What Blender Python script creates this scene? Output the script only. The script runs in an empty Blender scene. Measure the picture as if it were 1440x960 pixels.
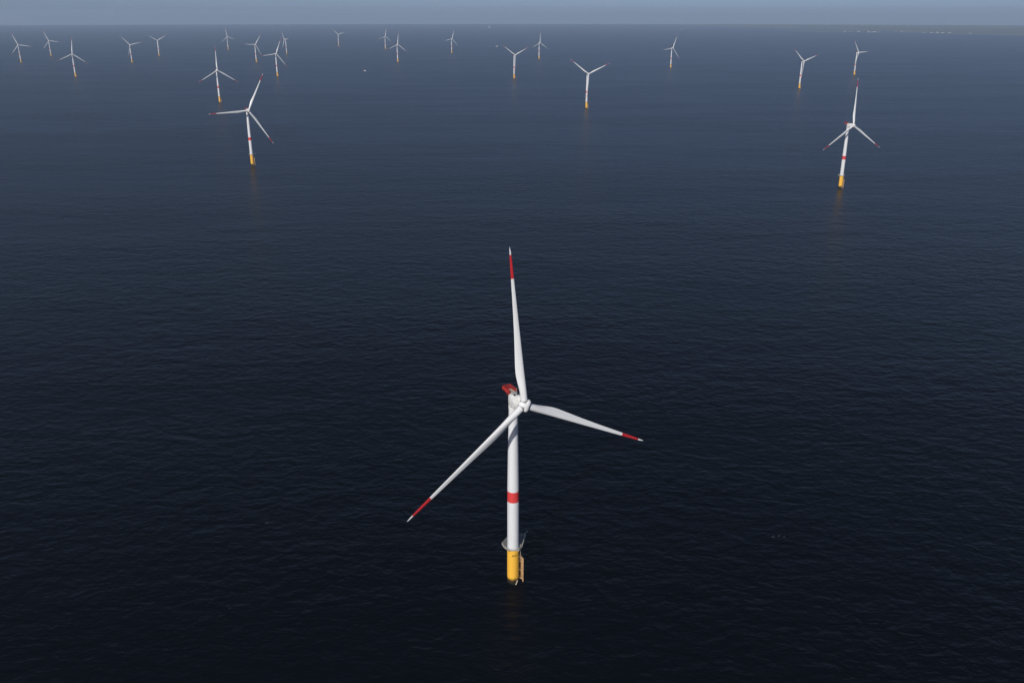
import bpy, bmesh, math, random
from mathutils import Matrix, Vector
R = math.radians
S = bpy.context.scene
COL = S.collection
random.seed(7)

# ------------------------------------------------------------------ camera
CAM_H = 276.9
cam_d = bpy.data.cameras.new('camera')
cam = bpy.data.objects.new('camera', cam_d)
COL.objects.link(cam)
cam.location = (0, 0, CAM_H)
cam.rotation_euler = (R(90 - 20.397), 0, 0)
cam_d.sensor_width = 36
cam_d.lens = 36 * 1235 / 1440
cam_d.clip_start = 1
cam_d.clip_end = 120000
S.camera = cam

# ------------------------------------------------------------------ light
SUN_AZ, SUN_EL = 203, 31            # azimuth clockwise from +Y: behind the camera, a little left
w = bpy.data.worlds.new('World')
S.world = w
w.use_nodes = True
wn = w.node_tree
sky = wn.nodes.new('ShaderNodeTexSky')
sky.sky_type = 'NISHITA'
sky.sun_disc = False
sky.sun_elevation = R(SUN_EL)
sky.sun_rotation = R(SUN_AZ)
sky.altitude = 0
sky.air_density = 0.45
sky.dust_density = 1.0
sky.ozone_density = 3.6
# the upper sky is a little greyer than a clear one
geo = wn.nodes.new('ShaderNodeTexCoord')
sep = wn.nodes.new('ShaderNodeSeparateXYZ')
wn.links.new(geo.outputs['Generated'], sep.inputs[0])
rng = wn.nodes.new('ShaderNodeMapRange')
rng.interpolation_type = 'SMOOTHSTEP'
rng.inputs['From Min'].default_value = 0.02
rng.inputs['From Max'].default_value = 0.30
wn.links.new(sep.outputs['Z'], rng.inputs['Value'])
tint = wn.nodes.new('ShaderNodeMix')
tint.data_type = 'RGBA'
wn.links.new(rng.outputs[0], tint.inputs[0])
tint.inputs[6].default_value = (0.99, 0.975, 1.05, 1)
tint.inputs[7].default_value = (1.0, 0.90, 0.86, 1)
mul = wn.nodes.new('ShaderNodeMix')
mul.data_type = 'RGBA'
mul.blend_type = 'MULTIPLY'
mul.inputs[0].default_value = 1
wn.links.new(sky.outputs[0], mul.inputs[6])
wn.links.new(tint.outputs[2], mul.inputs[7])
wn.links.new(mul.outputs[2], wn.nodes['Background'].inputs[0])
wn.nodes['Background'].inputs[1].default_value = 0.092
sd = bpy.data.lights.new('sun', 'SUN')
sd.energy = 4.2
sd.angle = R(0.53)
sd.color = (1.0, 0.95, 0.87)
sun = bpy.data.objects.new('sun', sd)
COL.objects.link(sun)
to_sun = Vector((math.sin(R(SUN_AZ)) * math.cos(R(SUN_EL)), math.cos(R(SUN_AZ)) * math.cos(R(SUN_EL)), math.sin(R(SUN_EL))))
sun.rotation_euler = to_sun.to_track_quat('Z', 'Y').to_euler()
S.view_settings.view_transform = 'Standard'
S.view_settings.look = 'None'
S.view_settings.gamma = 1
S.view_settings.use_curve_mapping = False
S.view_settings.exposure = 0.0
HAZE_DENSITY = 4.1e-5
HAZE_COLOR = (0.58, 0.75, 0.97)

# ------------------------------------------------------------------ helpers
def tag(o, label=None, cat=None, group=None, kind=None):
    if label: o['label'] = label
    if cat: o['category'] = cat
    if group: o['group'] = group
    if kind: o['kind'] = kind
    return o

def obj(name, bm, mats, parent=None, smooth=None):
    bmesh.ops.recalc_face_normals(bm, faces=bm.faces[:])
    me = bpy.data.meshes.new(name)
    bm.to_mesh(me)
    bm.free()
    for m in (mats if isinstance(mats, (list, tuple)) else [mats]):
        me.materials.append(m)
    if smooth is not None:
        me.polygons.foreach_set('use_smooth', [True] * len(me.polygons))
        me.set_sharp_from_angle(angle=R(smooth))
    o = bpy.data.objects.new(name, me)
    COL.objects.link(o)
    if parent is not None:
        o.parent = parent
    return o

def loft(bm, rings, caps=True, mat=0):
    vs = [[bm.verts.new(p) for p in r] for r in rings]
    n = len(rings[0])
    for a, b in zip(vs, vs[1:]):
        for i in range(n):
            f = bm.faces.new((a[i], a[(i + 1) % n], b[(i + 1) % n], b[i]))
            f.material_index = mat
    if caps:
        bm.faces.new(vs[0][::-1]).material_index = mat
        bm.faces.new(vs[-1]).material_index = mat
    return vs

def ring(c, r, n, ax=2, sq=1.0):
    out = []
    for i in range(n):
        a = 2 * math.pi * i / n
        p = (r * math.cos(a), r * math.sin(a))
        if ax == 2: out.append((c[0] + p[0], c[1] + p[1], c[2]))
        elif ax == 1: out.append((c[0] + p[0], c[1], c[2] + p[1]))
        else: out.append((c[0], c[1] + p[0], c[2] + p[1]))
    return out

def lathe(bm, prof, n=48, ax=2, c=(0, 0, 0)):
    rs = []
    for r, h in prof:
        cc = list(c)
        cc[ax] += h
        rs.append(ring(cc, r, n, ax))
    return loft(bm, rs)

def tube(bm, p, q, r, n=8):
    p, q = Vector(p), Vector(q)
    d = (q - p).normalized()
    a = d.orthogonal().normalized()
    b = d.cross(a)
    rs = [[c + r * (math.cos(2 * math.pi * i / n) * a + math.sin(2 * math.pi * i / n) * b) for i in range(n)] for c in (p, q)]
    return loft(bm, rs)

def box(bm, lo, hi, bevel=0.0):
    r = bmesh.ops.create_cube(bm, size=1)
    for v in r['verts']:
        v.co = Vector([lo[k] + (v.co[k] + 0.5) * (hi[k] - lo[k]) for k in range(3)])
    if bevel:
        es = list({e for v in r['verts'] for e in v.link_edges})
        bmesh.ops.bevel(bm, geom=es, offset=bevel, segments=2, affect='EDGES', profile=0.5)

def prism(bm, poly, z0, z1):
    return loft(bm, [[(x, y, z0) for x, y in poly], [(x, y, z1) for x, y in poly]])

def srgb(h):
    c = [int(h[i:i + 2], 16) / 255 for i in (0, 2, 4)]
    return tuple(x / 12.92 if x <= 0.04045 else ((x + 0.055) / 1.055) ** 2.4 for x in c)

class NT:
    def __init__(self, name):
        self.m = bpy.data.materials.new(name)
        self.m.use_nodes = True
        self.t = self.m.node_tree
        self.bsdf = self.t.nodes['Principled BSDF']
        self.co = self.n('ShaderNodeTexCoord').outputs['Object']
    def n(self, t, **kw):
        x = self.t.nodes.new(t)
        for k, v in kw.items(): setattr(x, k, v)
        return x
    def put(self, sock, v):
        if isinstance(v, bpy.types.NodeSocket): self.t.links.new(v, sock)
        else: sock.default_value = v
    def math(self, op, a, b=None, c=None, clamp=False):
        x = self.n('ShaderNodeMath', operation=op, use_clamp=clamp)
        for i, v in enumerate((a, b, c)):
            if v is not None: self.put(x.inputs[i], v)
        return x.outputs[0]
    def mapping(self, scale=(1, 1, 1), rot=(0, 0, 0), co=None):
        x = self.n('ShaderNodeMapping')
        self.put(x.inputs['Vector'], co or self.co)
        x.inputs['Scale'].default_value = scale
        x.inputs['Rotation'].default_value = rot
        return x.outputs[0]
    def noise(self, scale, detail=2, rough=0.5, co=None, dist=0.0):
        x = self.n('ShaderNodeTexNoise')
        self.put(x.inputs['Vector'], co or self.co)
        x.inputs['Scale'].default_value = scale
        x.inputs['Detail'].default_value = detail
        x.inputs['Roughness'].default_value = rough
        x.inputs['Distortion'].default_value = dist
        return x.outputs[0]
    def ramp(self, fac, a, b):
        x = self.n('ShaderNodeMapRange', interpolation_type='SMOOTHSTEP')
        self.put(x.inputs['Value'], fac)
        x.inputs['From Min'].default_value = a
        x.inputs['From Max'].default_value = b
        return x.outputs[0]
    def mix(self, fac, a, b):
        x = self.n('ShaderNodeMix', data_type='RGBA')
        self.put(x.inputs[0], fac)
        self.put(x.inputs[6], a if isinstance(a, bpy.types.NodeSocket) else (*a, 1))
        self.put(x.inputs[7], b if isinstance(b, bpy.types.NodeSocket) else (*b, 1))
        return x.outputs[2]
    def z(self, axis='Z'):
        x = self.n('ShaderNodeSeparateXYZ')
        self.put(x.inputs[0], self.co)
        return x.outputs[axis]
    def band(self, v, lo, hi, soft=0.02):
        return self.math('MULTIPLY', self.ramp(v, lo - soft, lo + soft), self.ramp(v, hi + soft, hi - soft))
    def done(self, color, rough=0.4, spec=0.5, metal=0.0):
        b = self.bsdf
        self.put(b.inputs['Base Color'], color if isinstance(color, bpy.types.NodeSocket) else (*color, 1))
        self.put(b.inputs['Roughness'], rough)
        b.inputs['Specular IOR Level'].default_value = spec
        b.inputs['Metallic'].default_value = metal
        return self.m

WHITE = (0.60, 0.62, 0.645)
DIRTY = (0.44, 0.44, 0.42)
def plain(name, c, rough=0.5, var=0.25, scale=2.0):
    t = NT(name)
    n = t.ramp(t.noise(scale, 4, 0.6), 0.35, 0.7)
    return t.done(t.mix(n, c, tuple(x * (1 - var) for x in c)), rough)

# tower paint: white, one red band, weld seams, faint streaks running down
t = NT('tower_paint')
z = t.z()
streak = t.ramp(t.noise(1.0, 5, 0.6, t.mapping((1.6, 1.6, 0.05))), 0.5, 0.75)
spots = t.ramp(t.noise(3.5, 3, 0.7), 0.62, 0.72)
upper = t.ramp(z, 66, 92)
dirt = t.math('ADD', t.math('MULTIPLY', streak, 0.34), t.math('MULTIPLY', t.math('MULTIPLY', spots, upper), 0.55), clamp=True)
c = t.mix(dirt, WHITE, DIRTY)
seam = t.ramp(t.math('PINGPONG', z, 1.45), 0.03, 0.0)
c = t.mix(t.math('MULTIPLY', seam, 0.38), c, DIRTY)
red = t.mix(t.math('MULTIPLY', streak, 0.3), (0.56, 0.045, 0.045), (0.36, 0.05, 0.05))
c = t.mix(t.band(z, 48.0, 53.9), c, red)
M_TOWER = t.done(c, 0.42, 0.4)

# blade paint: white with a red band short of the white tip, grey leading-edge wear
t = NT('blade_paint')
z = t.z()
wear = t.math('MULTIPLY', t.ramp(t.noise(1.0, 4, 0.6, t.mapping((1.2, 1.2, 0.12))), 0.5, 0.72), 0.32)
c = t.mix(wear, (0.62, 0.64, 0.66), DIRTY)
c = t.mix(t.band(z, 61.3, 72.3, 0.05), c, t.mix(wear, (0.43, 0.018, 0.024), (0.3, 0.02, 0.02)))
M_BLADE = t.done(c, 0.38, 0.4)

# nacelle and hub paint: weathered white
t = NT('nacelle_paint')
d = t.ramp(t.noise(0.5, 6, 0.65, t.mapping((1, 1, 0.5))), 0.42, 0.72)
M_NAC = t.done(t.mix(t.math('MULTIPLY', d, 0.7), (0.66, 0.67, 0.67), (0.36, 0.36, 0.33)), 0.5, 0.4)
t = NT('hub_paint')
d = t.ramp(t.noise(0.8, 5, 0.6), 0.5, 0.75)
M_HUB = t.done(t.mix(t.math('MULTIPLY', d, 0.4), (0.68, 0.69, 0.70), (0.42, 0.42, 0.40)), 0.45, 0.4)

# yellow foundation paint, rust streaks, dark marine growth at the waterline
t = NT('foundation_paint')
z = t.z()
nz = t.noise(0.7, 5, 0.65)
st = t.ramp(t.noise(1.0, 5, 0.65, t.mapping((1.1, 1.1, 0.07))), 0.52, 0.75)
c = t.mix(t.math('MULTIPLY', st, 0.35), (0.74, 0.41, 0.045), (0.42, 0.20, 0.04))
chips = t.ramp(t.noise(2.6, 3, 0.6), 0.70, 0.74)
c = t.mix(t.math('MULTIPLY', chips, 0.6), c, (0.16, 0.09, 0.05))
zz = t.math('ADD', z, t.math('MULTIPLY', t.math('SUBTRACT', nz, 0.5), 2.2))
c = t.mix(t.ramp(zz, 4.2, 2.4), c, (0.16, 0.09, 0.012))
c = t.mix(t.ramp(zz, 3.0, 1.6), c, (0.014, 0.012, 0.007))
M_TP = t.done(c, 0.5, 0.35)

M_DECK = plain('deck_grating', (0.17, 0.17, 0.165), 0.7)
M_RAIL = plain('galvanised_rail', (0.50, 0.49, 0.45), 0.45)
M_FENDER = plain('faded_fender_paint', (0.60, 0.36, 0.17), 0.6, 0.35, 0.8)
M_LADDER = plain('ladder_paint', (0.60, 0.52, 0.42), 0.5)
M_RED = plain('hoist_red', (0.46, 0.032, 0.022), 0.55, 0.45, 1.2)
M_BEIGE = plain('hoist_deck', (0.50, 0.36, 0.27), 0.7)
M_DARK = plain('dark_metal', (0.03, 0.03, 0.032), 0.5)
M_GREY = plain('grey_cooler', (0.34, 0.35, 0.35), 0.5)
M_TEXT = plain('black_lettering', (0.05, 0.025, 0.01), 0.6)
M_COLLAR = plain('root_collar', (0.16, 0.16, 0.16), 0.6)

# ------------------------------------------------------------------ sea
bm = bmesh.new()
radii = [0, 300, 800, 2000, 5000, 12000, 20000, 29000]
N = 192
rows = [[bm.verts.new((r * math.cos(2 * math.pi * i / N), r * math.sin(2 * math.pi * i / N), 0)) for i in range(N)] for r in radii[1:]]
c0 = bm.verts.new((0, 0, 0))
for i in range(N):
    bm.faces.new((c0, rows[0][i], rows[0][(i + 1) % N]))
for a, b in zip(rows, rows[1:]):
    for i in range(N):
        bm.faces.new((a[i], b[i], b[(i + 1) % N], a[(i + 1) % N]))
t = NT('sea_water')
# three trains of short-crested wind waves (metres), and slow patches where the wind roughens the water
warp = t.noise(0.012, 2)
wv = lambda ang, sx, sy, sc, det, dist=0.3: t.noise(sc, det, 0.55, t.mapping((sx, sy, 1), (0, 0, R(ang))), dist)
h0 = wv(-8, 0.5, 1.0, 0.026, 2, 0.8)
h1 = wv(-14, 0.6, 1.0, 0.088, 2, 0.6)
h2 = wv(12, 0.62, 1.0, 0.19, 2, 0.5)
h3 = wv(-28, 0.7, 1.0, 0.5, 3, 0.4)
gust = t.math('ADD', 0.55, t.math('MULTIPLY', t.ramp(t.noise(0.0035, 3, 0.55, t.mapping((0.35, 1, 1), (0, 0, R(-10)))), 0.32, 0.68), 0.7))
h = t.math('ADD', t.math('ADD', t.math('MULTIPLY', h1, 1.7), t.math('MULTIPLY', h2, 1.05)), t.math('MULTIPLY', h3, 0.36))
h = t.math('ADD', h, t.math('MULTIPLY', h0, 1.6))
h = t.math('MULTIPLY', h, gust)
bp = t.n('ShaderNodeBump')
bp.inputs['Strength'].default_value = 1.0
bp.inputs['Distance'].default_value = 1.0
t.put(bp.inputs['Height'], h)
t.put(t.bsdf.inputs['Normal'], bp.outputs[0])
t.bsdf.inputs['IOR'].default_value = 1.333
M_SEA = t.done((0.0001, 0.0007, 0.0024), 0.28, 0.08)
tag(obj('sea', bm, M_SEA), kind='structure')

# ------------------------------------------------------------------ far coast
def land_mat():
    t = NT('coast_land')
    n = t.noise(0.0022, 5, 0.6, t.mapping((0.6, 1, 1)))
    c = t.mix(t.ramp(n, 0.38, 0.55), (0.05, 0.07, 0.08), (0.11, 0.13, 0.135))
    c = t.mix(t.ramp(t.noise(0.004, 3), 0.66, 0.72), c, (0.30, 0.29, 0.24))
    z = t.z()
    c = t.mix(t.ramp(z, 3.2, 1.2), c, (0.22, 0.21, 0.19))
    return t.done(c, 0.9, 0.1)
M_LAND = land_mat()
def land(name, front, back, hmax, cols, rows_):
    """A low strip of land between two shore lines, higher inland, with a wooded ragged skyline."""
    def along(pl, u):
        u *= len(pl) - 1
        i = min(int(u), len(pl) - 2)
        f = u - i
        return Vector(pl[i]).lerp(Vector(pl[i + 1]), f)
    bm = bmesh.new()
    g = []
    for j in range(rows_ + 1):
        v = j / rows_
        row = []
        for i in range(cols + 1):
            u = i / cols
            p = along(front, u).lerp(along(back, u), v)
            edge = min(1, v * 6, (1 - v) * 6, u * 12, (1 - u) * 12)
            hh = -0.4 if edge <= 0 else 1.5 + hmax * edge * (0.35 + 0.65 * random.random())
            jit = 0 if edge <= 0 else 1
            row.append(bm.verts.new((p.x + jit * random.uniform(-40, 40), p.y + jit * random.uniform(-25, 25), hh)))
        g.append(row)
    for j in range(rows_):
        for i in range(cols):
            bm.faces.new((g[j][i], g[j][i + 1], g[j + 1][i + 1], g[j + 1][i]))
    return tag(obj(name, bm, M_LAND), kind='structure')
land('coast', [(4600, 25800), (5250, 24200), (6003, 21900), (6845, 18700), (7047, 17420), (6574, 15650), (6963, 14600), (7300, 13250), (8300, 12200)],
     [(5700, 28200), (6900, 27950), (8100, 27600), (9300, 27300), (10600, 26800), (12200, 26100), (13800, 25300), (15000, 24600), (16300, 23700)], 20, 150, 24)
land('headland', [(4930, 16500), (5640, 16150), (6090, 15480)], [(5010, 16760), (5760, 16700), (6260, 15800)], 12, 60, 6)

# ------------------------------------------------------------------ wind turbine prototype
HUB_Z, OV, TILT, CONE = 105.0, 11.0, R(5), R(0.87)
YAW0 = 28.6
def loc2(x, y):                      # foundation fittings were measured in world axes
    a = -R(YAW0)
    return (x * math.cos(a) - y * math.sin(a), x * math.sin(a) + y * math.cos(a))

def blade_bm():
    bm = bmesh.new()
    L = 75.9
    n = 36
    def lerp_tab(tab, x):
        for (a, va), (b, vb) in zip(tab, tab[1:]):
            if x <= b:
                f = (x - a) / (b - a)
                f = f * f * (3 - 2 * f) if False else f
                return va + (vb - va) * f
        return tab[-1][1]
    chord = [(0.03, 3.45), (0.07, 3.45), (0.11, 3.7), (0.16, 4.15), (0.21, 4.45), (0.26, 4.35), (0.34, 3.85), (0.45, 3.15), (0.6, 2.42), (0.75, 1.82), (0.85, 1.45), (0.93, 1.1), (0.97, 0.75), (0.99, 0.42), (1.0, 0.12)]
    thick = [(0.03, 1.0), (0.07, 1.0), (0.11, 0.82), (0.16, 0.56), (0.22, 0.38), (0.34, 0.28), (0.6, 0.21), (1.0, 0.16)]
    lead = [(0.03, 1.725), (0.1, 1.66), (0.2, 1.40), (0.4, 1.12), (0.7, 0.72), (0.93, 0.42), (0.97, 0.28), (1.0, -0.1)]
    twist = [(0.03, 13), (0.2, 11.5), (0.35, 7), (0.6, 3), (1.0, -0.5)]
    rings = []
    K = 60
    for k in range(K + 1):
        u = 0.03 + 0.97 * (1 - (1 - k / K) ** 1.15)
        c = lerp_tab(chord, u) * 0.96; tk = lerp_tab(thick, u); le = lerp_tab(lead, u); be = R(lerp_tab(twist, u))
        wc = max(0, min(1, (tk - 0.40) / 0.55))       # 1 = round root
        rg = []
        for i in range(n):
            th = 2 * math.pi * i / n
            xc = (1 + math.cos(th)) / 2                # 1 at leading edge
            s = 1 - xc
            yt = 5 * tk * (0.2969 * math.sqrt(max(s, 0)) - 0.126 * s - 0.3516 * s * s + 0.2843 * s ** 3 - 0.1036 * s ** 4)
            sg = 1 if math.sin(th) >= 0 else -1
            ya = sg * yt * c + 0.02 * c * math.sin(math.pi * s) * -1
            yc = 0.5 * c * math.sin(th) * min(1, tk)
            x = le - c * s
            y = yc * wc + ya * (1 - wc)
            rg.append((x * math.cos(be) + y * math.sin(be), -x * math.sin(be) + y * math.cos(be), u * L))
        rings.append(rg)
    loft(bm, rings)
    return bm

def blade_matrix(q):
    u = Vector((1, 0, 0)); nrm = Vector((0, -1, 0)); up = Vector((0, 0, 1))
    v = math.cos(TILT) * up - math.sin(TILT) * nrm
    ax = math.cos(TILT) * nrm + math.sin(TILT) * up
    sp = math.cos(CONE) * (math.sin(q) * u + math.cos(q) * v) + math.sin(CONE) * ax
    back = -ax
    back = (back - sp * back.dot(sp)).normalized()
    x = back.cross(sp)
    m = Matrix((x, back, sp)).transposed().to_4x4()
    m.translation = Vector((0, -OV, HUB_Z))
    return m

def hub_matrix(q):
    up = Vector((0, 0, 1)); nrm = Vector((0, -1, 0))
    v = math.cos(TILT) * up - math.sin(TILT) * nrm
    ax = math.cos(TILT) * nrm + math.sin(TILT) * up
    u = Vector((1, 0, 0))
    sp = math.sin(q) * u + math.cos(q) * v
    back = -ax
    m = Matrix((back.cross(sp), back, sp)).transposed().to_4x4()
    m.translation = Vector((0, -OV, HUB_Z))
    return m

def make_turbine():
    root = bpy.data.objects.new('wind_turbine', None)
    COL.objects.link(root)
    # foundation
    bm = bmesh.new()
    lathe(bm, [(3.12, -0.9), (3.10, 20.0), (3.28, 20.02), (3.28, 20.5), (3.10, 20.52)], 64)
    obj('foundation', bm, M_TP, root, 30)
    # tower: three cans with flanges
    bm = bmesh.new()
    lathe(bm, [(3.02, 20.52), (3.06, 20.9), (3.00, 20.95), (2.98, 46.0), (3.01, 46.05), (3.01, 46.3), (2.97, 46.35),
               (2.92, 56), (2.66, 74), (2.69, 74.05), (2.69, 74.25), (2.65, 74.3), (2.14, 100.4)], 64)
    obj('tower', bm, M_TOWER, root, 30)
    # platform deck, its laydown area reaching out at the back right
    poly = [(-5.8, 2.0), (-4.6, -0.9), (-2.4, -3.6), (3.0, -3.6), (4.5, -0.5), (5.6, 5.6), (6.6, 10.2), (3.0, 10.7), (-2.9, 7.7)]
    P = [loc2(*p) for p in poly]
    bm = bmesh.new()
    prism(bm, P, 20.56, 20.86)
    obj('platform', bm, M_DECK, root)
    bm = bmesh.new()
    ctr = Vector((0.5, 1.5))
    for i in range(len(P)):
        a, b = Vector(P[i]), Vector(P[(i + 1) % len(P)])
        if i == 3:
            continue                                  # gap at the ladder head
        n = max(1, round((b - a).length / 1.2))
        for k in range(n + 1):
            p = a.lerp(b, k / n)
            tube(bm, (p.x, p.y, 20.86), (p.x, p.y, 22.02), 0.05, 6)
        for zz, rr in ((22.02, 0.06), (21.45, 0.045)):
            tube(bm, (a.x, a.y, zz), (b.x, b.y, zz), rr, 6)
        tube(bm, (a.x, a.y, 20.97), (b.x, b.y, 20.97), 0.12, 4)
    obj('railing', bm, M_RAIL, root)
    # brackets under the deck
    bm = bmesh.new()
    lathe(bm, [(3.06, 19.2), (3.16, 19.22), (3.16, 19.45), (3.06, 19.47)], 48)
    for x, y in poly:
        l = math.hypot(x, y)
        if l < 3.9: continue
        e = loc2(x * 0.93, y * 0.93); s = loc2(x / l * 3.05, y / l * 3.05)
        tube(bm, (s[0], s[1], 19.3), (e[0], e[1], 20.42), 0.12, 6)
    obj('deck_bracket', bm, M_TP, root)
    # davit crane on the back-right corner
    bm = bmesh.new()
    x, y = loc2(6.1, 9.4); x2, y2 = loc2(7.6, 10.6)
    tube(bm, (x, y, 20.86), (x, y, 22.9), 0.14, 8)
    tube(bm, (x, y, 22.8), (x2, y2, 23.5), 0.10, 8)
    tube(bm, (x, y, 22.0), (x * .5 + x2 * .5, y * .5 + y2 * .5, 23.1), 0.06, 6)
    tube(bm, (x2, y2, 23.5), (x2, y2, 22.3), 0.04, 6)
    obj('davit_crane', bm, M_RAIL, root)
    # equipment cabinet behind the tower
    bm = bmesh.new()
    a = loc2(2.2, 6.6)
    box(bm, (a[0] - 0.8, a[1] - 0.6, 20.862), (a[0] + 0.8, a[1] + 0.6, 22.5), 0.06)
    obj('cabinet', bm, M_GREY, root)
    # boat landing: ladder with cross bars, a fender with its standoffs on each side
    A = Vector((*loc2(5.1, -0.5), 0)); B = Vector((*loc2(4.15, 1.75), 0))
    m = (A + B) / 2
    dd = (B - A).normalized()
    bm = bmesh.new()
    for zz in (4.2, 9.5):
        tube(bm, A + Vector((0, 0, zz)), B + Vector((0, 0, zz)), 0.14, 8)
    for sgn in (-0.3, 0.3):
        p = m * 0.98 + dd * sgn
        tube(bm, (p.x, p.y, 0.6), (p.x, p.y, 14.5), 0.07, 6)
    for k in range(46):
        p, q = m * 0.98 - dd * 0.3, m * 0.98 + dd * 0.3
        tube(bm, (p.x, p.y, 0.8 + k * 0.3), (q.x, q.y, 0.8 + k * 0.3), 0.025, 5)
    lan = obj('boat_landing', bm, M_FENDER, root, 40)
    for c in (A, B):
        bm = bmesh.new()
        d = c.normalized()
        lathe(bm, [(0.05, -0.6), (0.27, -0.59), (0.27, 14.0), (0.18, 14.25), (0.02, 14.3)], 14, 2, (c.x, c.y, 0))
        for zz in (1.9, 6.8, 12.0):
            tube(bm, d * 3.05 + Vector((0, 0, zz + 0.5)), c + Vector((0, 0, zz)), 0.17, 8)
        tube(bm, c + Vector((0, 0, 14.1)), d * 3.05 + Vector((0, 0, 15.0)), 0.2, 8)
        obj('fender', bm, M_FENDER, lan, 40)
    bm = bmesh.new()
    e = m.normalized() * 3.75
    for sgn in (-0.3, 0.3):
        p = e + dd * sgn
        tube(bm, (p.x, p.y, 12.8), (p.x, p.y, 22.0), 0.07, 6)
    for k in range(30):
        p, q = e - dd * 0.3, e + dd * 0.3
        tube(bm, (p.x, p.y, 13.0 + k * 0.3), (q.x, q.y, 13.0 + k * 0.3), 0.025, 5)
    obj('access_ladder', bm, M_LADDER, root)
    # cable guide tube at the waterline
    bm = bmesh.new()
    pts = [loc2(2.3, -2.6), loc2(1.9, -2.95), loc2(1.2, -3.45)]
    zs = [2.2, 1.2, -0.3]
    for i in range(2):
        tube(bm, (*pts[i], zs[i]), (*pts[i + 1], zs[i + 1]), 0.2, 10)
    obj('cable_guide', bm, M_LADDER, root)
    # lettering, bent round the foundation
    cu = bpy.data.curves.new('lettering', 'FONT')
    cu.body = 'A07'
    cu.size = 1.75
    cu.align_x = 'CENTER'
    cu.space_character = 1.05
    cu.offset = 0.025
    tmp = bpy.data.objects.new('lettering', cu)
    COL.objects.link(tmp)
    bpy.context.view_layer.update()
    me = bpy.data.meshes.new_from_object(tmp.evaluated_get(bpy.context.evaluated_depsgraph_get()))
    bpy.data.objects.remove(tmp)
    bm = bmesh.new()
    bm.from_mesh(me)
    bmesh.ops.triangulate(bm, faces=bm.faces[:])
    es = [e for e in bm.edges if e.calc_length() > 0.25]
    bmesh.ops.subdivide_edges(bm, edges=es, cuts=3)
    for v in bm.verts:
        x, y = v.co.x, v.co.y
        a = R(-90 - YAW0) + (x + 0.72) / 3.11
        v.co = Vector((3.125 * math.cos(a), 3.125 * math.sin(a), 16.7 + y))
    obj('lettering', bm, M_TEXT, root)
    # nacelle: tall rounded housing
    bm = bmesh.new()
    rings = []
    for s, wx, z0, z1 in ((1.9, 1.2, 101.6, 105.4), (1.7, 1.75, 100.8, 106.2), (1.0, 2.2, 99.9, 106.75), (-1.5, 2.4, 99.6, 107.0), (-3.8, 2.4, 100.0, 107.1), (-4.2, 2.25, 100.4, 107.0)):
        zc, hz = (z0 + z1) / 2, (z1 - z0) / 2
        rg = []
        for i in range(40):
            a = 2 * math.pi * i / 40
            ca, sa = math.cos(a), math.sin(a)
            p = 3.6
            f = (abs(ca) ** p + abs(sa) ** p) ** (-1 / p)
            rg.append((wx * ca * f, s, zc + hz * sa * f))
        rings.append(rg)
    loft(bm, rings)
    lathe(bm, [(2.16, 99.0), (2.3, 99.02), (2.3, 100.6), (2.16, 100.62)], 40)     # yaw ring
    nac = obj('nacelle', bm, M_NAC, root, 35)
    # generator drum
    bm = bmesh.new()
    lathe(bm, [(2.4, -4.25), (3.1, -4.45), (3.25, -4.7), (3.25, -6.5), (3.1, -6.75), (2.5, -6.95), (1.8, -7.4), (1.7, -9.0)], 56, 1, (0, 0, 104.55))
    obj('generator', bm, M_NAC, root, 30)
    bm = bmesh.new()
    box(bm, (-1.55, -2.4, 107.06), (0.9, -0.6, 107.95), 0.12)
    for k in range(3):
        box(bm, (-1.4 + k * 0.8, -2.2, 107.953), (-0.9 + k * 0.8, -0.8, 108.1), 0.03)
    obj('cooler', bm, M_GREY, nac)
    for x in (-1.0, 0.75):
        bm = bmesh.new()
        box(bm, (x - 0.5, -3.75, 107.0), (x + 0.5, -2.75, 107.4), 0.06)
        obj('roof_hatch', bm, M_DARK, nac)
    bm = bmesh.new()
    tube(bm, (1.5, -0.6, 106.7), (1.5, -0.6, 109.4), 0.05, 6)
    tube(bm, (1.15, -0.6, 109.1), (1.85, -0.6, 109.1), 0.04, 6)
    obj('wind_mast', bm, M_RAIL, nac)
    # red helicopter hoist basket cantilevered off the back
    bm = bmesh.new()
    z0, z1 = 106.9, 108.35
    x0, x1, y0, y1 = -2.15, 2.15, 0.2, 7.1
    wl = 0.07
    box(bm, (x0, y0, z0), (x0 + wl, y1, z1))
    for k in range(4):                                   # slatted right side and back
        zz = z0 + 0.12 + k * 0.36
        box(bm, (x1 - wl, y0, zz), (x1, y1, zz + 0.13))
        box(bm, (x0 + wl + .003, y1 - wl, zz), (x1 - wl - .003, y1, zz + 0.13))
    for k in range(4):
        xx = x0 + 0.15 + k * (x1 - x0 - 0.3) / 3
        tube(bm, (xx, y1 - wl * 1.4, z0 - .1), (xx, y1 - wl * 1.4, z1), 0.06, 6)
    box(bm, (x0 + wl + .003, y0 + .01, z0 - 0.18), (x1 - wl - .003, y1 - wl - .003, z0 - 0.05))
    for x in (x0 + wl / 2, x1 - wl / 2):
        tube(bm, (x, y0, z1 + .09), (x, y1, z1 + .09), 0.10, 8)
        tube(bm, (x * 0.8, 1.0, 105.2), (x * 0.95, 5.2, z0 - 0.1), 0.13, 8)
        for k in range(6):
            yy = y0 + 0.1 + k * (y1 - y0 - 0.2) / 5
            tube(bm, (x * 1.045, yy, z0), (x * 1.045, yy, z1), 0.06, 6)
    tube(bm, (x0, y1 - wl / 2, z1 + .09), (x1, y1 - wl / 2, z1 + .09), 0.10, 8)
    hp = obj('helicopter_hoist_platform', bm, M_RED, root)
    bm = bmesh.new()
    box(bm, (x0 + .9, y0 + .4, z0 - 0.045), (x1 - wl - .3, y1 - 2.2, z0 + 0.03))
    obj('deck', bm, M_BEIGE, hp)
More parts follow.
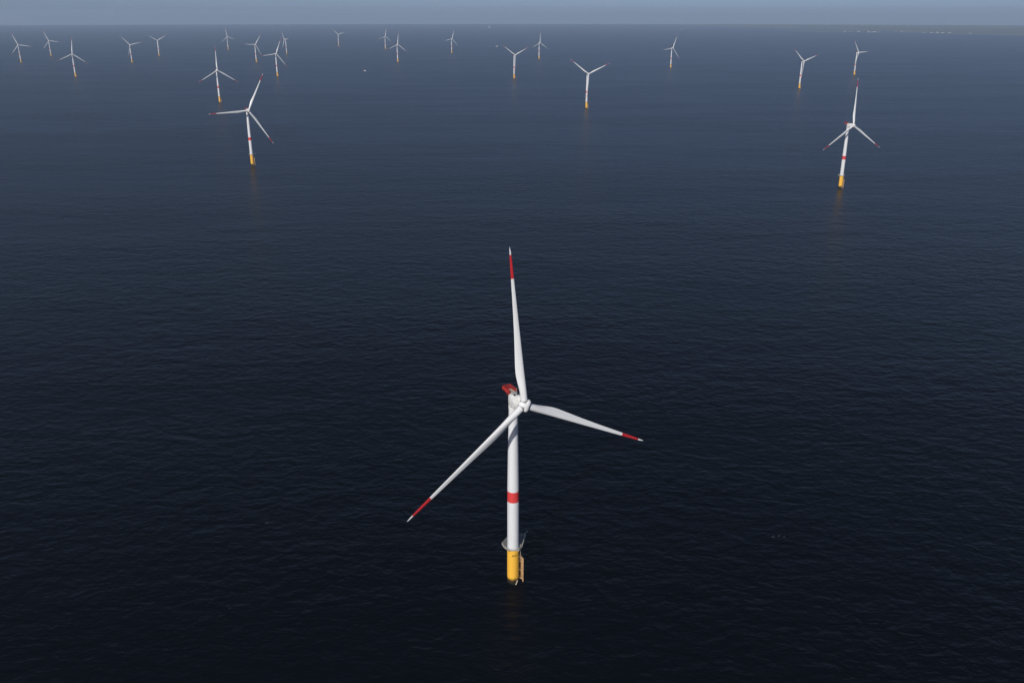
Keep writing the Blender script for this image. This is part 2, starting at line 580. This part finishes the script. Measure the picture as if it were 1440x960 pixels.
    # hub: spinner with three lobes between the blade sockets (local: z = first blade, -y = front)
    bm = bmesh.new()
    rings = []
    n = 72
    for y, r, lob in ((2.1, 1.7, 0), (1.9, 1.95, 0.05), (1.4, 2.35, 0.14), (0.6, 2.6, 0.22), (-0.4, 2.68, 0.28), (-1.3, 2.5, 0.30), (-2.0, 2.15, 0.28), (-2.5, 1.6, 0.2), (-2.85, 1.0, 0.1), (-3.0, 0.4, 0)):
        rg = []
        for i in range(n):
            a = 2 * math.pi * i / n                     # from +z
            rr = r * (1 - lob * math.cos(3 * a))
            rg.append((rr * math.sin(a), y, rr * math.cos(a)))
        rings.append(rg)
    loft(bm, rings)
    hub = obj('hub', bm, M_HUB, root, 50)
    for k in range(3):
        q = k * 2 * math.pi / 3
        bm = bmesh.new()
        lathe(bm, [(1.66, 1.2), (1.78, 1.22), (1.78, 2.36), (1.66, 2.38)], 36)
        for v in bm.verts:
            v.co = Matrix.Rotation(q, 3, 'Y') @ v.co
        obj('blade_collar', bm, M_COLLAR, hub, 30)
    bb = blade_bm()
    b0 = obj('blade', bb, M_BLADE, root, 40)
    for k in range(2):
        b = b0.copy()
        COL.objects.link(b)
        b.parent = root
    set_phase(root, 0)
    return root

def kids(o):
    return sorted((c for c in bpy.data.objects if c.parent == o), key=lambda c: c.name)

def set_phase(root, deg):
    k = 0
    for c in kids(root):
        nm = c.name.split('.')[0]
        if nm == 'blade':
            c.matrix_local = blade_matrix(R(deg + 120 * k))
            k += 1
        elif nm == 'hub':
            c.matrix_local = hub_matrix(R(deg))

def copy_tree(o, parent=None, skip=()):
    c = o.copy()
    COL.objects.link(c)
    if parent is not None:
        c.parent = parent
    for ch in kids(o):
        if ch.name.split('.')[0] not in skip:
            copy_tree(ch, c, skip)
    return c

TURBINES = [   # x, y, yaw, rotor phase, label
 (0.6, 386.4, 28.6, 116.4, 'large white wind turbine in the foreground on a lettered yellow foundation'),
 (-509.1, 1736.3, 31.0, 28.1, 'larger white turbine at mid distance left, one blade almost level with a red tip'),
 (560.2, 1497.0, 27.2, 2.0, 'white turbine at mid distance right with its red hoist platform showing behind the hub'),
 (233.8, 2842.6, 18.0, 66.2, 'white turbine with two blades raised in a V, beyond and right of the foreground turbine'),
 (-977.0, 3032.7, 33.5, 2.0, 'white turbine just behind and left of the mid distance left turbine, one blade straight up'),
 (-1111.3, 4340.2, 30.2, 23.2, 'hazy white turbine just above the raised blade tip of the mid distance left turbine'),
 (-1572.8, 5666.3, 33.5, 34.1, 'hazy white turbine of the left cluster with one blade level to the left'),
 (-2374.4, 7739.5, 33.8, 112.2, 'small hazy turbine at the top left of the left cluster, blade tilted slightly left'),
 (-1668.6, 6840.8, -48.9, 84.3, 'small hazy turbine of the left cluster with its rotor turned nearly edge on'),
 (-3006.7, 5637.7, 31.5, 99.7, 'hazy turbine at the far left edge of the view, leftmost of all'),
 (-3259.7, 6526.4, 32.0, 98.7, 'fainter hazy turbine second from the left edge, behind its neighbour'),
 (-2055.7, 4313.5, 30.1, 7.2, 'hazy turbine near the left edge with one blade straight up, nearest of the three there'),
 (-2318.2, 5616.7, 35.3, 77.9, 'hazy turbine on the left with a lower blade hanging just left of its tower'),
 (-2512.8, 6571.6, 32.4, 60.7, 'hazy turbine on the left with two blades in an even low V'),
 (-1611.0, 8612.3, 29.4, 71.5, 'smallest faint turbine left of centre near the horizon, two blades in a V'),
 (-1075.9, 7865.9, 29.6, 11.1, 'faint turbine near the horizon, left and behind one of a close pair left of centre'),
 (-708.2, 5708.8, 29.5, 7.7, 'right and nearer turbine of the close pair left of centre, one blade almost upright'),
 (-460.6, 7062.5, 31.7, 18.6, 'faint lone turbine near the horizon just left of centre, upper blade leaning right'),
 (9.7, 4198.0, 28.2, 64.9, 'hazy turbine straight above the foreground turbine, two blades in a wide V'),
 (178.5, 6087.2, 32.1, 5.2, 'hazy turbine right of centre with one blade straight up, beside a V shaped one'),
 (878.2, 5084.7, 27.3, 22.9, 'lone hazy turbine right of centre, upper blade leaning right, in open water'),
 (1141.7, 3622.8, 26.0, 71.3, 'hazy white turbine on the right with two blades in a V, left of another'),
 (1665.9, 4460.4, 31.5, 86.9, 'hazy turbine directly above the mid distance right turbine, one blade level to the right'),
]
proto = make_turbine()
for i, (x, y, yaw, ph, lab) in enumerate(TURBINES):
    if i == 0:
        o = proto
    else:
        # only the foreground turbine's lettering can be read
        o = copy_tree(proto, None, ('lettering',) if i < 5 else ('lettering', 'access_ladder', 'wind_mast', 'blade_collar', 'cable_guide', 'roof_hatch'))
    o.location = (x, y, 0)
    o.rotation_euler = (0, 0, R(yaw))
    set_phase(o, ph)
    tag(o, lab, 'wind turbine', 'offshore wind turbines')

# ------------------------------------------------------------------ boats and wakes
M_HULL = plain('boat_white', (0.75, 0.75, 0.74), 0.4, 0.1)
M_HULLD = plain('boat_dark', (0.04, 0.05, 0.08), 0.4)
M_GLASS = plain('boat_glass', (0.02, 0.025, 0.03), 0.1)
M_FOAM = plain('foam', (0.72, 0.75, 0.77), 0.8, 0.3, 0.4)
M_FLECK = plain('thin_foam', (0.20, 0.22, 0.24), 0.7, 0.4, 0.8)
def hull_bm(L, B, H, mat=0):
    bm = bmesh.new()
    rings = []
    for u, wd, up in ((-0.5, 0.42, 0.0), (-0.3, 0.5, 0.0), (0.0, 0.5, 0.05), (0.25, 0.40, 0.18), (0.42, 0.18, 0.35), (0.5, 0.02, 0.5)):
        zt = H * (1 + up)
        rings.append([(u * L, -wd * B, zt), (u * L, -wd * B * 0.75, -0.2), (u * L, wd * B * 0.75, -0.2), (u * L, wd * B, zt)])
    loft(bm, rings)
    return bm
def motor_boat(x, y, rz, L, label, hullmat):
    r = bpy.data.objects.new('motor_boat', None)
    COL.objects.link(r)
    r.location = (x, y, 0)
    r.rotation_euler = (0, 0, rz)
    tag(r, label, 'boat')
    obj('hull', hull_bm(L, L * 0.28, L * 0.11), hullmat, r)
    bm = bmesh.new()
    box(bm, (-L * .12, -L * .09, L * .115), (L * .2, L * .09, L * .24), L * .015)
    box(bm, (-L * .08, -L * .075, L * .241), (L * .08, L * .075, L * .33), L * .012)
    cab = obj('cabin', bm, M_HULL, r)
    bm = bmesh.new()
    box(bm, (L * .2, -L * .08, L * .17), (L * .205, L * .08, L * .22))
    for s in (-1, 1):
        box(bm, (-L * .09, s * L * .0925 - .02, L * .17), (L * .18, s * L * .0925 + .02, L * .215))
    obj('window', bm, M_GLASS, cab)
    bm = bmesh.new()
    tube(bm, (0, 0, L * .33), (0, 0, L * .55), L * .008, 6)
    tube(bm, (0, -L * .05, L * .48), (0, L * .05, L * .48), L * .006, 6)
    obj('mast', bm, M_RAIL, r)
def wake(name, x, y, length, w0, w1, label, dirx=-1, gaps=0.3, mat=None):
    bm = bmesh.new()
    rnd = random.Random(int(length))
    n = int(length / 4)
    for side in (-1, 0, 1):
        for k in range(n):
            u = k / n
            if rnd.random() < gaps + 0.55 * u: continue
            px = x + dirx * u * length
            wd = w0 + (w1 - w0) * u
            cy = y + side * wd * 0.45 + rnd.uniform(-.2, .2) * wd
            hw = wd * rnd.uniform(0.08, 0.2) * (1.2 - u)
            pts = []
            for i in range(7):
                a = 2 * math.pi * i / 7
                pts.append((px + 3.2 * math.cos(a) * rnd.uniform(.7, 1.2), cy + hw * 2 * math.sin(a) * rnd.uniform(.7, 1.2)))
            top = [bm.verts.new((a, b, 0.06)) for a, b in pts]
            bot = [bm.verts.new((a, b, 0.02)) for a, b in pts]
            bm.faces.new(top)
            for i in range(7):
                bm.faces.new((bot[i], bot[(i + 1) % 7], top[(i + 1) % 7], top[i]))
    tag(obj(name, bm, mat or M_FOAM), label, 'wake', None, 'stuff')
motor_boat(-140, 8602, 0.0, 22, 'small white motor boat near the horizon, heading right with a bright wake', M_HULL)
wake('boat_wake', -150, 8602, 120, 10, 16, 'white foam wake trailing left behind the far motor boat', -1, 0.05)
motor_boat(-772, 4811, 0.05, 14, 'tiny motor boat left of centre on open water with a long thin wake', M_HULL)
wake('boat_wake', -782, 4808, 190, 4, 9, 'long thin broken wake behind the tiny boat left of centre', -1, 0.5, M_FLECK)

def sail_boat(x, y, L, label):
    r = bpy.data.objects.new('sailing_boat', None)
    COL.objects.link(r)
    r.location = (x, y, 0)
    r.rotation_euler = (0, 0, 0.6)
    tag(r, label, 'boat')
    obj('hull', hull_bm(L, L * .26, L * .09), M_HULL, r)
    bm = bmesh.new()
    tube(bm, (0, 0, L * .09), (0, 0, L * 1.35), L * .008, 6)
    tube(bm, (0, 0, L * .2), (-L * .42, 0, L * .2), L * .007, 6)
    obj('mast', bm, M_RAIL, r)
    bm = bmesh.new()
    for (a, b, c_) in (((-.01, .2), (-.4, .21), (-.01, 1.33)), ((.02, 1.2), (.48, .16), (.05, .16))):
        v = [(L * a[0], 0.05, L * a[1]), (L * b[0], 0.05, L * b[1]), (L * c_[0], 0.05, L * c_[1])]
        mid = [(p[0], p[1] + 0.06, p[2]) for p in v]
        loft(bm, [v, mid])
    obj('sail', bm, M_HULL, r)
sail_boat(3244, 17821, 24, 'pale sailing boat speck near the horizon left of the coast')

def ship(x, y, L, label):
    r = bpy.data.objects.new('ship', None)
    COL.objects.link(r)
    r.location = (x, y, 0)
    r.rotation_euler = (0, 0, 0.15)
    tag(r, label, 'ship')
    obj('hull', hull_bm(L, L * .17, L * .1), M_HULL, r)
    bm = bmesh.new()
    box(bm, (-L * .4, -L * .07, L * .105), (L * .2, L * .07, L * .2), .3)
    box(bm, (-L * .3, -L * .06, L * .2), (L * .1, L * .06, L * .26), .3)
    obj('superstructure', bm, M_HULL, r)
    bm = bmesh.new()
    lathe(bm, [(L * .03, 0), (L * .025, L * .08)], 12, 2, (-L * .2, 0, L * .26))
    obj('funnel', bm, M_HULLD, r)
ship(-511, 21264, 60, 'very faint pale ship on the horizon near the centre')

# ------------------------------------------------------------------ houses on the far shore
M_WALL = plain('house_wall', (0.40, 0.40, 0.39), 0.8, 0.2, 0.1)
M_ROOF = plain('house_roof', (0.12, 0.10, 0.10), 0.8)
def house(x, y, wd, dp, ht, label, roof=3.0):
    bm = bmesh.new()
    box(bm, (-wd / 2, -dp / 2, -1), (wd / 2, dp / 2, ht))
    nf = len(bm.faces)
    a = [bm.verts.new(p) for p in ((-wd / 2 - .4, -dp / 2 - .4, ht + .01), (wd / 2 + .4, -dp / 2 - .4, ht + .01), (wd / 2 + .4, dp / 2 + .4, ht + .01), (-wd / 2 - .4, dp / 2 + .4, ht + .01), (-wd / 2 - .4, 0, ht + roof), (wd / 2 + .4, 0, ht + roof))]
    fs = [bm.faces.new(f) for f in ((a[0], a[1], a[5], a[4]), (a[2], a[3], a[4], a[5]), (a[0], a[4], a[3]), (a[1], a[2], a[5]), (a[3], a[2], a[1], a[0]))]
    for f in fs: f.material_index = 1
    o = obj('shore_house', bm, [M_WALL, M_ROOF])
    o.location = (x, y, 2.2)
    o.rotation_euler = (0, 0, random.uniform(-.3, .3))
    tag(o, label, 'house', 'pale houses on the far shore')
for (x, y, wd, ht) in ((5950, 15540, 34, 12), (5985, 15480, 22, 10), (6030, 15480, 30, 14), (6075, 15440, 20, 9), (5700, 15960, 24, 12), (5860, 15740, 26, 10)):
    house(x, y, wd, 14, ht, 'small pale house on the dark headland at the hazy far shore')
for (x, y, wd, ht) in ((6660, 15060, 22, 9), (6740, 14960, 30, 11), (6800, 14880, 24, 16), (6860, 14830, 28, 9), (6930, 14740, 34, 8), (7060, 14330, 30, 8)):
    house(x, y, wd, 14, ht, 'small pale house along the main shore right of the headland')
# lighthouse
r = bpy.data.objects.new('lighthouse', None)
COL.objects.link(r)
r.location = (6510, 15560, 2)
tag(r, 'slim pale lighthouse standing on the far shore at the headland gap', 'lighthouse')
bm = bmesh.new()
lathe(bm, [(5, -1), (4, 3), (3.2, 24), (4.2, 24.5), (4.2, 25.2)], 24)
obj('tower', bm, M_WALL, r, 30)
bm = bmesh.new()
lathe(bm, [(2.0, 25.2), (2.0, 28.5), (2.4, 28.6), (0.2, 30.5)], 16)
obj('lantern', bm, M_HULLD, r, 30)

# ------------------------------------------------------------------ few whitecaps on the near water
bm = bmesh.new()
rnd = random.Random(3)
for cx, cy, n, spread in ((147.5, 427.5, 3, .5), (149, 428.6, 4, .9), (152, 428.8, 3, .5), (154, 427.6, 2, .4), (-143, 442, 4, .5), (-141, 364, 3, .35), (300, 700, 3, .6), (-420, 900, 3, .7)):
    for k in range(n):
        px, py = cx + rnd.gauss(0, spread), cy + rnd.gauss(0, spread * .5)
        r0 = rnd.uniform(.09, .2)
        pts = [(px + 1.6 * r0 * math.cos(2 * math.pi * i / 8) * rnd.uniform(.6, 1.2), py + r0 * math.sin(2 * math.pi * i / 8) * rnd.uniform(.6, 1.2)) for i in range(8)]
        loft(bm, [[(a, b, 0.01) for a, b in pts], [(px + (a - px) * .7, py + (b - py) * .7, 0.10) for a, b in pts]])
tag(obj('whitecaps', bm, M_FLECK), 'few tiny white foam flecks on the dark near water', 'foam', None, 'stuff')

# ------------------------------------------------------------------ haze
bm = bmesh.new()
box(bm, (-30500, -30500, -1.0), (30500, 30500, 370.0))
m = bpy.data.materials.new('haze')
m.use_nodes = True
nt = m.node_tree
nt.nodes.clear()
out = nt.nodes.new('ShaderNodeOutputMaterial')
pv = nt.nodes.new('ShaderNodeVolumePrincipled')
pv.inputs['Color'].default_value = (*HAZE_COLOR, 1)
pv.inputs['Density'].default_value = HAZE_DENSITY
pv.inputs['Anisotropy'].default_value = 0.06
nt.links.new(pv.outputs[0], out.inputs['Volume'])
tag(obj('haze', bm, m), kind='stuff')
